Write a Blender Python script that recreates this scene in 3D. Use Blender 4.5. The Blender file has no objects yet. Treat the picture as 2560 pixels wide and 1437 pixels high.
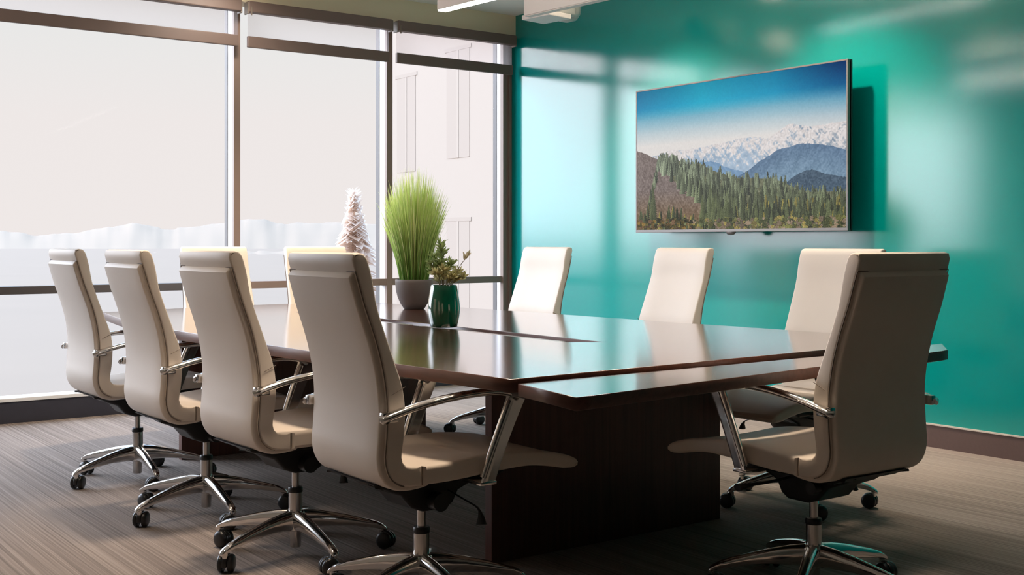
import bpy, bmesh, math, random
import numpy as np
from mathutils import Vector, Matrix
random.seed(7)
PI = math.pi
C = bpy.context.scene.collection
SC = bpy.context.scene

# ------------------------------------------------------------------ materials
def S(r, g, b):
    def f(c):
        c /= 255.0
        return c / 12.92 if c <= 0.04045 else ((c + 0.055) / 1.055) ** 2.4
    return (f(r), f(g), f(b), 1.0)

def mat(name, col, rough=0.5, metal=0.0, spec=0.5, ior=None, coat=0.0, coat_rough=0.1, bump=0.0, bump_scale=200.0, var=0.0, var_scale=4.0, sss=0.0, trans=0.0):
    m = bpy.data.materials.new(name); m.use_nodes = True
    nt = m.node_tree; b = nt.nodes['Principled BSDF']
    b.inputs['Base Color'].default_value = col
    b.inputs['Roughness'].default_value = rough
    b.inputs['Metallic'].default_value = metal
    b.inputs['Specular IOR Level'].default_value = spec
    if ior: b.inputs['IOR'].default_value = ior
    b.inputs['Coat Weight'].default_value = coat
    b.inputs['Coat Roughness'].default_value = coat_rough
    if bump or var:
        tc = nt.nodes.new('ShaderNodeTexCoord')
    if bump:
        n = nt.nodes.new('ShaderNodeTexNoise'); n.inputs['Scale'].default_value = bump_scale
        n.inputs['Detail'].default_value = 4
        nt.links.new(tc.outputs['Object'], n.inputs['Vector'])
        bp = nt.nodes.new('ShaderNodeBump'); bp.inputs['Strength'].default_value = bump
        bp.inputs['Distance'].default_value = 0.002
        nt.links.new(n.outputs['Fac'], bp.inputs['Height']); nt.links.new(bp.outputs['Normal'], b.inputs['Normal'])
    if var:
        n = nt.nodes.new('ShaderNodeTexNoise'); n.inputs['Scale'].default_value = var_scale
        n.inputs['Detail'].default_value = 6
        nt.links.new(tc.outputs['Object'], n.inputs['Vector'])
        mx = nt.nodes.new('ShaderNodeMix'); mx.data_type = 'RGBA'
        mx.inputs['A'].default_value = tuple(c * (1 - var) for c in col[:3]) + (1,)
        mx.inputs['B'].default_value = tuple(min(1, c * (1 + var)) for c in col[:3]) + (1,)
        nt.links.new(n.outputs['Fac'], mx.inputs['Factor']); nt.links.new(mx.outputs['Result'], b.inputs['Base Color'])
    return m

def emit(name, col, strength):
    m = bpy.data.materials.new(name); m.use_nodes = True
    nt = m.node_tree; nt.nodes.clear()
    o = nt.nodes.new('ShaderNodeOutputMaterial'); e = nt.nodes.new('ShaderNodeEmission')
    e.inputs['Color'].default_value = col; e.inputs['Strength'].default_value = strength
    nt.links.new(e.outputs[0], o.inputs[0]); return m

def wood(name, dark, light, rough, axis='Y', spec=0.5, coat=0.0):
    m = mat(name, dark, rough, spec=spec, coat=coat, coat_rough=0.12)
    nt = m.node_tree; b = nt.nodes['Principled BSDF']
    tc = nt.nodes.new('ShaderNodeTexCoord'); mp = nt.nodes.new('ShaderNodeMapping')
    mp.inputs['Scale'].default_value = {'Y': (38, 1.6, 38), 'Z': (30, 30, 1.3), 'X': (1.6, 38, 38)}[axis]
    nt.links.new(tc.outputs['Object'], mp.inputs['Vector'])
    n = nt.nodes.new('ShaderNodeTexNoise'); n.inputs['Scale'].default_value = 1.7; n.inputs['Detail'].default_value = 8
    n.inputs['Roughness'].default_value = 0.65
    nt.links.new(mp.outputs[0], n.inputs['Vector'])
    r = nt.nodes.new('ShaderNodeValToRGB')
    r.color_ramp.elements[0].position = 0.3; r.color_ramp.elements[0].color = dark
    r.color_ramp.elements[1].position = 0.72; r.color_ramp.elements[1].color = light
    nt.links.new(n.outputs['Fac'], r.inputs['Fac']); nt.links.new(r.outputs['Color'], b.inputs['Base Color'])
    return m

M = {}
M['leather'] = mat('cream_leather', (0.74, 0.65, 0.565, 1), 0.42, spec=0.45, bump=0.12, bump_scale=420, var=0.02, var_scale=9)
M['piping'] = mat('taupe_piping', S(112, 98, 88), 0.55)
M['chrome'] = mat('polished_aluminium', (0.80, 0.785, 0.77, 1), 0.13, metal=1.0, bump=0.02, bump_scale=60)
M['sleeve'] = mat('brushed_steel', (0.62, 0.60, 0.58, 1), 0.24, metal=1.0)
M['black'] = mat('black_plastic', (0.009, 0.009, 0.010, 1), 0.42, bump=0.1, bump_scale=600)
M['wheel'] = mat('black_nylon', (0.011, 0.011, 0.012, 1), 0.32)
M['top'] = wood('walnut_veneer', (0.060, 0.020, 0.012, 1), (0.165, 0.062, 0.036, 1), 0.16, 'Y', spec=0.6, coat=1.0)
M['top'].node_tree.nodes['Principled BSDF'].inputs['Coat IOR'].default_value = 1.8
M['edge'] = wood('walnut_edge', (0.065, 0.023, 0.014, 1), (0.125, 0.047, 0.03, 1), 0.35, 'Y')
M['base'] = wood('dark_walnut_panel', (0.060, 0.019, 0.012, 1), (0.125, 0.042, 0.026, 1), 0.36, 'Z')
M['slot'] = mat('black_slot_lining', (0.012, 0.010, 0.010, 1), 0.6)
M['lip'] = mat('bronze_aluminium_lip', (0.55, 0.46, 0.42, 1), 0.3, metal=1.0)
M['bronze'] = mat('bronze_frame', S(130, 110, 100), 0.45, bump=0.05, bump_scale=300)
M['bronze_dark'] = mat('dark_bronze_frame', S(72, 68, 68), 0.45)
M['silver'] = mat('pale_anodised_frame', (0.80, 0.82, 0.84, 1), 0.5)
M['headrail'] = mat('brown_blind_rail', S(106, 89, 82), 0.5, bump=0.05, bump_scale=300)
M['bracket'] = mat('blind_bracket', S(120, 110, 100), 0.5)
M['soffit'] = mat('khaki_paint', S(222, 210, 182), 0.7, bump=0.05, bump_scale=300)
M['ceiling'] = mat('ceiling_paint', (0.88, 0.85, 0.80, 1), 0.8, bump=0.05, bump_scale=300)
M['white'] = mat('taupe_paint', (0.43, 0.385, 0.34, 1), 0.7, bump=0.05, bump_scale=300)
M['darkwall'] = mat('charcoal_paint', (0.03, 0.026, 0.024, 1), 0.7, bump=0.05, bump_scale=300)
M['navy'] = mat('dark_sill_panel', (0.030, 0.031, 0.045, 1), 0.5, var=0.15, var_scale=20)
M['skirt'] = mat('brown_skirting', S(88, 70, 66), 0.45, var=0.12, var_scale=60)
M['skirt_trim'] = mat('pale_skirting_trim', S(196, 184, 176), 0.4)
M['lamp_white'] = mat('white_lamp_housing', (0.72, 0.68, 0.67, 1), 0.45)
M['projector'] = mat('projector_plastic', (0.50, 0.50, 0.48, 1), 0.4)
M['tv_frame'] = mat('brushed_tv_frame', (0.15, 0.14, 0.135, 1), 0.4, metal=0.5)
M['tv_back'] = mat('black_tv_back', (0.012, 0.012, 0.012, 1), 0.5)
M['pot'] = mat('grey_matt_clay', S(86, 79, 76), 0.6, bump=0.08, bump_scale=250)
M['soil'] = mat('dark_soil', (0.03, 0.022, 0.015, 1), 0.9, bump=0.6, bump_scale=120)
M['vase'] = mat('green_glaze', (0.004, 0.085, 0.045, 1), 0.07, spec=0.7, coat=0.6, coat_rough=0.03, var=0.5, var_scale=18)
M['stem'] = mat('dry_stem', (0.24, 0.18, 0.10, 1), 0.7)
M['asphalt'] = mat('pale_pavement', (0.245, 0.168, 0.118, 1), 0.9, var=0.05, var_scale=0.1)
M['render'] = mat('cream_render', (0.375, 0.30, 0.245, 1), 0.8, var=0.015, var_scale=0.3)
M['reveal'] = mat('window_reveal', (0.35, 0.277, 0.226, 1), 0.8)
M['rock'] = mat('grey_rock', (0.29, 0.203, 0.145, 1), 0.9, var=0.03, var_scale=0.02)
M['rock_far'] = mat('snowy_rock', (0.295, 0.208, 0.148, 1), 0.9, var=0.03, var_scale=0.01)

# teal lacquered wall
m = M['teal'] = mat('teal_lacquer', (0.0, 0.26, 0.24, 1), 0.2, spec=0.5, ior=1.5)
nt = m.node_tree; b = nt.nodes['Principled BSDF']
b.inputs['IOR'].default_value = 1.68
b.inputs['Roughness'].default_value = 0.12
tc = nt.nodes.new('ShaderNodeTexCoord')
n = nt.nodes.new('ShaderNodeTexNoise'); n.inputs['Scale'].default_value = 240; n.inputs['Detail'].default_value = 3
nt.links.new(tc.outputs['Object'], n.inputs['Vector'])
bp = nt.nodes.new('ShaderNodeBump'); bp.inputs['Strength'].default_value = 0.06; bp.inputs['Distance'].default_value = 0.002
nt.links.new(n.outputs['Fac'], bp.inputs['Height']); nt.links.new(bp.outputs['Normal'], b.inputs['Normal'])

# streaked plank carpet
m = M['carpet'] = mat('streaked_carpet', S(130, 115, 104), 0.95, spec=0.2)
nt = m.node_tree; b = nt.nodes['Principled BSDF']
tc = nt.nodes.new('ShaderNodeTexCoord')
mp = nt.nodes.new('ShaderNodeMapping'); mp.inputs['Scale'].default_value = (105, .55, 1)
nt.links.new(tc.outputs['Object'], mp.inputs['Vector'])
n1 = nt.nodes.new('ShaderNodeTexNoise'); n1.inputs['Scale'].default_value = 1.0; n1.inputs['Detail'].default_value = 5; n1.inputs['Roughness'].default_value = 0.6
nt.links.new(mp.outputs[0], n1.inputs['Vector'])
mp2 = nt.nodes.new('ShaderNodeMapping'); mp2.inputs['Rotation'].default_value = (0, 0, PI / 2)
nt.links.new(tc.outputs['Object'], mp2.inputs['Vector'])
bk = nt.nodes.new('ShaderNodeTexBrick'); bk.offset = 0.37
bk.inputs['Scale'].default_value = 1.0; bk.inputs['Brick Width'].default_value = 60.0; bk.inputs['Row Height'].default_value = 0.125
bk.inputs['Mortar Size'].default_value = 0.0022; bk.inputs['Mortar Smooth'].default_value = 0.3
bk.inputs['Color1'].default_value = (0.40, 0.40, 0.40, 1); bk.inputs['Color2'].default_value = (0.66, 0.66, 0.66, 1)
bk.inputs['Mortar'].default_value = (0.95, 0.95, 0.95, 1)
nt.links.new(mp2.outputs[0], bk.inputs['Vector'])
n2 = nt.nodes.new('ShaderNodeTexNoise'); n2.inputs['Scale'].default_value = 420; n2.inputs['Detail'].default_value = 2
nt.links.new(tc.outputs['Object'], n2.inputs['Vector'])
a1 = nt.nodes.new('ShaderNodeMath'); a1.operation = 'MULTIPLY'; a1.inputs[1].default_value = 0.9
nt.links.new(n1.outputs['Fac'], a1.inputs[0])
a2 = nt.nodes.new('ShaderNodeMath'); a2.operation = 'MULTIPLY_ADD'; a2.inputs[1].default_value = 0.42
nt.links.new(bk.outputs['Color'], a2.inputs[0]); nt.links.new(a1.outputs[0], a2.inputs[2])
a3 = nt.nodes.new('ShaderNodeMath'); a3.operation = 'MULTIPLY_ADD'; a3.inputs[1].default_value = 0.35
nt.links.new(n2.outputs['Fac'], a3.inputs[0]); nt.links.new(a2.outputs[0], a3.inputs[2])
r = nt.nodes.new('ShaderNodeValToRGB')
r.color_ramp.elements[0].position = 0.55; r.color_ramp.elements[0].color = S(86, 76, 71)
r.color_ramp.elements[1].position = 1.1; r.color_ramp.elements[1].color = S(158, 146, 138)
nt.links.new(a3.outputs[0], r.inputs['Fac']); nt.links.new(r.outputs['Color'], b.inputs['Base Color'])
bp = nt.nodes.new('ShaderNodeBump'); bp.inputs['Strength'].default_value = 0.5; bp.inputs['Distance'].default_value = 0.004
nt.links.new(a3.outputs[0], bp.inputs['Height']); nt.links.new(bp.outputs['Normal'], b.inputs['Normal'])

# window glass
m = M['glass'] = bpy.data.materials.new('clear_window_glass'); m.use_nodes = True
nt = m.node_tree; nt.nodes.clear()
o = nt.nodes.new('ShaderNodeOutputMaterial'); t = nt.nodes.new('ShaderNodeBsdfTransparent')
g = nt.nodes.new('ShaderNodeBsdfGlossy'); g.inputs['Roughness'].default_value = 0.02
t.inputs['Color'].default_value = (0.985, 0.985, 0.985, 1)
fr = nt.nodes.new('ShaderNodeFresnel'); fr.inputs['IOR'].default_value = 1.04
mx = nt.nodes.new('ShaderNodeMixShader')
nt.links.new(fr.outputs[0], mx.inputs[0]); nt.links.new(t.outputs[0], mx.inputs[1]); nt.links.new(g.outputs[0], mx.inputs[2])
nt.links.new(mx.outputs[0], o.inputs[0])
# translucent shade cloth
m = M['shade'] = bpy.data.materials.new('sheer_shade_cloth'); m.use_nodes = True
nt = m.node_tree; nt.nodes.clear()
o = nt.nodes.new('ShaderNodeOutputMaterial'); t = nt.nodes.new('ShaderNodeBsdfTransparent')
t.inputs['Color'].default_value = (0.95, 0.93, 0.925, 1)
g = nt.nodes.new('ShaderNodeBsdfTranslucent'); g.inputs['Color'].default_value = (0.55, 0.52, 0.51, 1)
mx = nt.nodes.new('ShaderNodeMixShader'); mx.inputs[0].default_value = 0.12
nt.links.new(t.outputs[0], mx.inputs[1]); nt.links.new(g.outputs[0], mx.inputs[2]); nt.links.new(mx.outputs[0], o.inputs[0])

def leafmat(name, attr=True, col=(0.1, 0.2, 0.03, 1), rough=0.45):
    m = bpy.data.materials.new(name); m.use_nodes = True
    nt = m.node_tree; b = nt.nodes['Principled BSDF']; o = nt.nodes['Material Output']
    b.inputs['Roughness'].default_value = rough
    tr = nt.nodes.new('ShaderNodeBsdfTranslucent'); mx = nt.nodes.new('ShaderNodeMixShader'); mx.inputs[0].default_value = 0.45
    if attr:
        a = nt.nodes.new('ShaderNodeVertexColor'); a.layer_name = 'tint'
        nt.links.new(a.outputs['Color'], b.inputs['Base Color']); nt.links.new(a.outputs['Color'], tr.inputs['Color'])
    else:
        b.inputs['Base Color'].default_value = col; tr.inputs['Color'].default_value = col
    nt.links.new(b.outputs[0], mx.inputs[1]); nt.links.new(tr.outputs[0], mx.inputs[2]); nt.links.new(mx.outputs[0], o.inputs[0])
    return m
M['needles'] = leafmat('haze_pale_needles', False, (0.86, 0.76, 0.69, 1), 0.9)  # near-white tone puts the outdoor haze into needles and trunk
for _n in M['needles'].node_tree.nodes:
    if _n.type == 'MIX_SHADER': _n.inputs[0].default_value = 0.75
M['grass'] = leafmat('grass_blades'); M['leaf'] = leafmat('olive_leaves')
m = M['screen'] = bpy.data.materials.new('screen_picture'); m.use_nodes = True
nt = m.node_tree; nt.nodes.clear()
o = nt.nodes.new('ShaderNodeOutputMaterial'); e = nt.nodes.new('ShaderNodeEmission'); a = nt.nodes.new('ShaderNodeVertexColor'); a.layer_name = 'tint'
e.inputs['Strength'].default_value = 0.92
nt.links.new(a.outputs['Color'], e.inputs['Color'])
gl = nt.nodes.new('ShaderNodeBsdfGlossy'); gl.inputs['Roughness'].default_value = 0.25; gl.inputs['Color'].default_value = (0.008, 0.008, 0.008, 1)
ad = nt.nodes.new('ShaderNodeAddShader')
nt.links.new(e.outputs[0], ad.inputs[0]); nt.links.new(gl.outputs[0], ad.inputs[1]); nt.links.new(ad.outputs[0], o.inputs[0])
M['lit'] = emit('lamp_diffuser_glow', (1.0, 0.95, 0.88, 1), 46.0)
M['added_uplight'] = emit('added_uplight_glow', (1.0, 0.92, 0.82, 1), 80.0)
M['lit_soft'] = emit('lamp_lens_glow', (1.0, 0.80, 0.58, 1), 60.0)

# ------------------------------------------------------------------ helpers
def link(name, bm, m, parent=None, smooth=None, recalc=True):
    if recalc: bmesh.ops.recalc_face_normals(bm, faces=bm.faces)
    me = bpy.data.meshes.new(name); bm.to_mesh(me); bm.free()
    me.materials.append(m)
    if smooth is not None:
        for p in me.polygons: p.use_smooth = True
        me.set_sharp_from_angle(angle=math.radians(smooth))
        for p in me.polygons:
            if len(p.vertices) > 20: p.use_smooth = False
    o = bpy.data.objects.new(name, me); C.objects.link(o)
    if parent: o.parent = parent
    return o

def thing(name, label, cat, loc=(0, 0, 0), rz=0.0, group=None):
    o = bpy.data.objects.new(name, None); C.objects.link(o)
    o.location = loc; o.rotation_euler = (0, 0, rz)
    o['label'] = label; o['category'] = cat
    if group: o['group'] = group
    return o

def tag(o, label, cat, group=None):
    o['label'] = label; o['category'] = cat
    if group: o['group'] = group
    return o

def struct(name, bm, m, parent=None, smooth=None):
    o = link(name, bm, m, parent, smooth)
    if not parent: o['kind'] = 'structure'
    return o

def box(bm, x0, x1, y0, y1, z0, z1, bev=0.0, seg=2):
    t = bmesh.new()
    bmesh.ops.create_cube(t, size=1.0)
    for v in t.verts:
        v.co = Vector((x0 + (v.co.x + .5) * (x1 - x0), y0 + (v.co.y + .5) * (y1 - y0), z0 + (v.co.z + .5) * (z1 - z0)))
    if bev: bmesh.ops.bevel(t, geom=list(t.edges), offset=bev, segments=seg, profile=0.6, affect='EDGES')
    merge(bm, t)

def merge(bm, t, mtx=None):
    me = bpy.data.meshes.new('tmp'); t.to_mesh(me); t.free()
    if mtx: me.transform(mtx)
    bm.from_mesh(me); bpy.data.meshes.remove(me)

def loft(bm, rings, cap=True, closed=True):
    vs = [[bm.verts.new(p) for p in r] for r in rings]
    n = len(rings[0])
    for i in range(len(vs) - 1):
        for j in range(n if closed else n - 1):
            k = (j + 1) % n
            bm.faces.new((vs[i][j], vs[i][k], vs[i + 1][k], vs[i + 1][j]))
    if cap:
        bm.faces.new(list(reversed(vs[0]))); bm.faces.new(vs[-1])

def lathe(bm, prof, n=32, cap_bottom=True, cap_top=False, center=(0, 0, 0)):
    cx, cy, cz = center
    rings = [[(cx + r * math.cos(2 * PI * k / n), cy + r * math.sin(2 * PI * k / n), cz + z) for k in range(n)] for r, z in prof]
    vs = [[bm.verts.new(p) for p in r] for r in rings]
    for i in range(len(vs) - 1):
        for j in range(n):
            k = (j + 1) % n
            bm.faces.new((vs[i][j], vs[i][k], vs[i + 1][k], vs[i + 1][j]))
    if cap_bottom: bm.faces.new(list(reversed(vs[0])))
    if cap_top: bm.faces.new(vs[-1])

def crom(pts, n=6, closed=False):
    P = [Vector(p) for p in pts]; out = []
    L = len(P)
    rng = range(L) if closed else range(L - 1)
    for i in rng:
        if closed: a, b, c, d = P[(i - 1) % L], P[i], P[(i + 1) % L], P[(i + 2) % L]
        else:
            b, c = P[i], P[i + 1]
            a = P[i - 1] if i else b * 2 - c
            d = P[i + 2] if i + 2 < L else c * 2 - b
        for k in range(n):
            t = k / n
            out.append(0.5 * ((2 * b) + (c - a) * t + (2 * a - 5 * b + 4 * c - d) * t * t + (3 * b - a - 3 * c + d) * t ** 3))
    if not closed: out.append(P[-1].copy())
    return out

def tube(bm, pts, rad, n=10, up=Vector((0, 0, 1)), flat=1.0, sub=5):
    """sweep an elliptical section: rad across, rad*flat along the 'up' side"""
    P = crom(pts, sub)
    R = rad if callable(rad) else (lambda t: rad)
    F_ = flat if callable(flat) else (lambda t: flat)
    rings = []
    for i, p in enumerate(P):
        t = i / (len(P) - 1)
        d = (P[min(i + 1, len(P) - 1)] - P[max(i - 1, 0)]).normalized()
        s = d.cross(up)
        s = s.normalized() if s.length > 1e-4 else Vector((1, 0, 0))
        u = s.cross(d).normalized()
        r = R(t)
        rings.append([p + s * (r * math.cos(2 * PI * k / n)) + u * (r * F_(t) * math.sin(2 * PI * k / n)) for k in range(n)])
    loft(bm, rings)

def resample(pts, n):
    P = [Vector(p) for p in pts]; L = [0.0]
    for a, b in zip(P, P[1:]): L.append(L[-1] + (b - a).length)
    out = []; j = 0
    for i in range(n):
        t = L[-1] * i / (n - 1)
        while j < len(P) - 2 and L[j + 1] < t: j += 1
        q = (t - L[j]) / max(1e-9, L[j + 1] - L[j])
        out.append(P[j].lerp(P[j + 1], min(1, q)))
    return out

def pair(a, b, n=44):
    """profile from two facing paths with equal counts, so its side caps can be built as quads"""
    return [tuple(p) for p in resample(a, n)] + [tuple(p) for p in reversed(resample(b, n))]

def extr(bm, prof, half, rnd=0.014, seg=4, bow=None, paired=False):
    """closed side profile [(s,z)] swept across x from -half to half with rounded edges"""
    n = len(prof)
    A = sum(prof[i][0] * prof[(i + 1) % n][1] - prof[(i + 1) % n][0] * prof[i][1] for i in range(n))
    sg = 1 if A > 0 else -1
    nor = []
    for i in range(n):
        a = Vector(prof[i - 1]); c = Vector(prof[(i + 1) % n]); d = (c - a)
        d = d.normalized() if d.length > 1e-9 else Vector((1, 0))
        nor.append(Vector((-d.y, d.x)) * sg)     # inward
    xs = []
    for k in range(seg + 1):
        a = PI / 2 * k / seg
        xs.append((half - rnd + rnd * math.cos(a), rnd * (1 - math.sin(a))))
    lat = [(-x, i) for x, i in xs] + [(x, i) for x, i in reversed(xs)]
    mid = [(-half + rnd + (2 * half - 2 * rnd) * k / 6, 0) for k in range(1, 6)]
    lat = lat[:seg + 1] + mid + lat[seg + 1:]
    rings = []
    for x, ins in lat:
        ring = []
        for (s, z), nn in zip(prof, nor):
            ds = dz = 0
            if bow: ds, dz = bow(x / half, s, z)
            ring.append((x, s + nn.x * ins + ds, z + nn.y * ins + dz))
        rings.append(ring)
    loft(bm, rings, cap=not paired)
    if paired:
        h = n // 2
        for ring in (rings[0], rings[-1]):
            vs = [bm.verts.new(p) for p in ring]
            for i in range(h - 1):
                bm.faces.new((vs[i], vs[i + 1], vs[n - 2 - i], vs[n - 1 - i]))
        bmesh.ops.remove_doubles(bm, verts=bm.verts, dist=1e-6)

def slab(name, outer, z0, z1, m, parent=None, holes=(), bev=0.0, edge=None):
    cu = bpy.data.curves.new('tmp', 'CURVE'); cu.dimensions = '2D'; cu.fill_mode = 'BOTH'
    for poly in [outer] + list(holes):
        sp = cu.splines.new('POLY'); sp.points.add(len(poly) - 1); sp.use_cyclic_u = True
        for p, q in zip(sp.points, poly): p.co = (q[0], q[1], 0, 1)
    cu.extrude = (z1 - z0) / 2 - bev; cu.bevel_depth = bev; cu.bevel_resolution = 1; cu.offset = -bev
    t = bpy.data.objects.new('tmp', cu); C.objects.link(t)
    dg = bpy.context.evaluated_depsgraph_get()
    me = bpy.data.meshes.new_from_object(t.evaluated_get(dg))
    bpy.data.objects.remove(t); bpy.data.curves.remove(cu)
    bm = bmesh.new(); bm.from_mesh(me); bpy.data.meshes.remove(me)
    for v in bm.verts: v.co.z += (z0 + z1) / 2
    bmesh.ops.remove_doubles(bm, verts=bm.verts, dist=1e-5)
    o = link(name, bm, m, parent)
    if edge:
        o.data.materials.append(edge)
        for p in o.data.polygons:
            if abs(p.normal.z) < .9: p.material_index = 1
    return o

def copy_tree(o, parent=None):
    c = o.copy(); C.objects.link(c); c.parent = parent
    for ch in list(o.children): copy_tree(ch, c)
    return c

# ------------------------------------------------------------------ camera
HC, FPX, YH, AZ = 1.22, 2912.0, 605.0, math.radians(36.3)
cam = bpy.data.cameras.new('camera'); co = bpy.data.objects.new('camera', cam); C.objects.link(co)
cam.sensor_width = 36.0; cam.lens = 36.0 * FPX / 2560; cam.shift_y = -(718.5 - YH) / 2560
cam.clip_start = 0.05; cam.clip_end = 5000
co.location = (0, 0, HC); co.rotation_euler = (PI / 2, 0, -AZ)
SC.camera = co

# ------------------------------------------------------------------ room shell
XW, YW, ZC = 6.13, 8.35, 3.22          # teal wall, window wall, ceiling
XL, YB = -1.35, -6.5
bm = bmesh.new(); box(bm, XL - .15, XW + .15, YB - .15, YW + .12, -0.12, 0.0); struct('floor', bm, M['carpet'])
bm = bmesh.new(); box(bm, XL - .15, XW + .15, YB - .15, YW + .12, ZC, ZC + .15); struct('ceiling', bm, M['ceiling'])
bm = bmesh.new(); box(bm, XW, XW + .15, YB, YW + .12, 0, ZC); struct('wall_right', bm, M['teal'])
bm = bmesh.new(); box(bm, XL - .15, XL, YB, YW + .12, 0, ZC); struct('wall_left', bm, M['white'])
bm = bmesh.new(); box(bm, XL, XW, YB - .15, YB, 0, ZC); struct('wall_front', bm, M['darkwall'])
bm = bmesh.new(); box(bm, XL, XW, YW - .06, YW + .12, 3.035, ZC); struct('wall_back', bm, M['soffit'])
bm = bmesh.new(); box(bm, XL, XW, YW - .04, YW + .12, 0, 0.145); struct('baseboard_back', bm, M['navy'])
bm = bmesh.new(); box(bm, XL, XW, YW - .05, YW + .12, 0.145, 0.17, .004); struct('trim_1', bm, M['silver'])
bm = bmesh.new(); box(bm, XW - .014, XW, YB, YW - .04, 0, 0.132); bb = struct('baseboard_right', bm, M['skirt'])
bm = bmesh.new(); box(bm, XW - .02, XW, YB, YW - .04, 0.132, 0.14); link('cap_strip', bm, M['skirt_trim'], bb)
bm = bmesh.new(); box(bm, XL, XL + .014, YB, YW - .04, 0, 0.132); struct('baseboard_left', bm, M['skirt'])

# mullions: bronze inside cap, pale anodised flank, dark outer cap
MUL = [(XL, -1.25), (0.97, 1.02), (3.524, 3.573), (4.854, 4.908), (6.055, 6.13)]
for i, (x0, x1) in enumerate(MUL):
    bm = bmesh.new(); box(bm, x0, x1, YW, YW + .03, 0.17, 3.035)
    if i == 4:
        box(bm, 6.09, 6.10, YW - .02, YW, 0.17, 3.035)
    o = struct('trim_%d' % (i + 2), bm, M['bronze'])
    bm = bmesh.new(); box(bm, x0 + .002, x1 - .002, YW + .03, YW + .125, 0.17, 3.035); link('thermal_break', bm, M['silver'], o)
    bm = bmesh.new(); box(bm, x0 - .001, x1 + .001, YW + .125, YW + .18, 0.17, 3.035); link('outer_cap', bm, M['bronze_dark'], o)
bm = bmesh.new(); box(bm, 6.026, 6.055, YW - .015, YW + .03, 0.17, 3.035, .003); struct('trim_7', bm, M['bronze'])
for i in range(4):
    x0, x1 = MUL[i][1], MUL[i + 1][0]
    if i == 3: x1 = 6.026
    bm = bmesh.new(); box(bm, x0, x1, YW + .128, YW + .136, 0.17, 3.035); w = struct('window_%d' % (i + 1), bm, M['glass'])
    bm = bmesh.new(); box(bm, x0, x1, YW + .002, YW + .10, 0.864, 0.919, .003); link('transom', bm, M['bronze'] if i > 1 else M['bronze_dark'], w)

# roller blinds
def blind(x0, x1, label):
    t = thing('roller_blind', label, 'blind', ((x0 + x1) / 2, YW - .10, 2.690), 0, 'roller blinds at the window')
    h = (x1 - x0) / 2
    bm = bmesh.new(); box(bm, -h, h, -.035, .035, .258, .343, .008, 2); link('headrail', bm, M['headrail'], t)
    bm = bmesh.new(); box(bm, -h + .012, h - .012, .018, .0195, .07, .27); link('shade_cloth', bm, M['shade'], t)
    bm = bmesh.new(); box(bm, -h + .01, h - .01, .004, .034, 0.0, .085, .006, 2); link('hem_bar', bm, M['headrail'], t)
    for s in (-1, 1):
        bm = bmesh.new(); box(bm, s * h - .006, s * h + .006, -.03, .04, .245, .335, .003); link('bracket', bm, M['bracket'], t)
    bm = bmesh.new()
    tube(bm, [(-h + .02, -.036, .30), (-h + .02, -.037, .27), (-h + .021, -.036, .235)], .006, 6, up=Vector((0, 1, 0)))
    link('chain_clutch', bm, M['bracket'], t)
    return t
blind(-1.2, 3.530, 'wide brown roller blind with sheer strip over the far left window bay')
blind(3.585, 4.835, 'brown roller blind with sheer strip over the middle window bay')
blind(4.885, 6.085, 'brown roller blind with sheer strip beside the teal wall corner')

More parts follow.
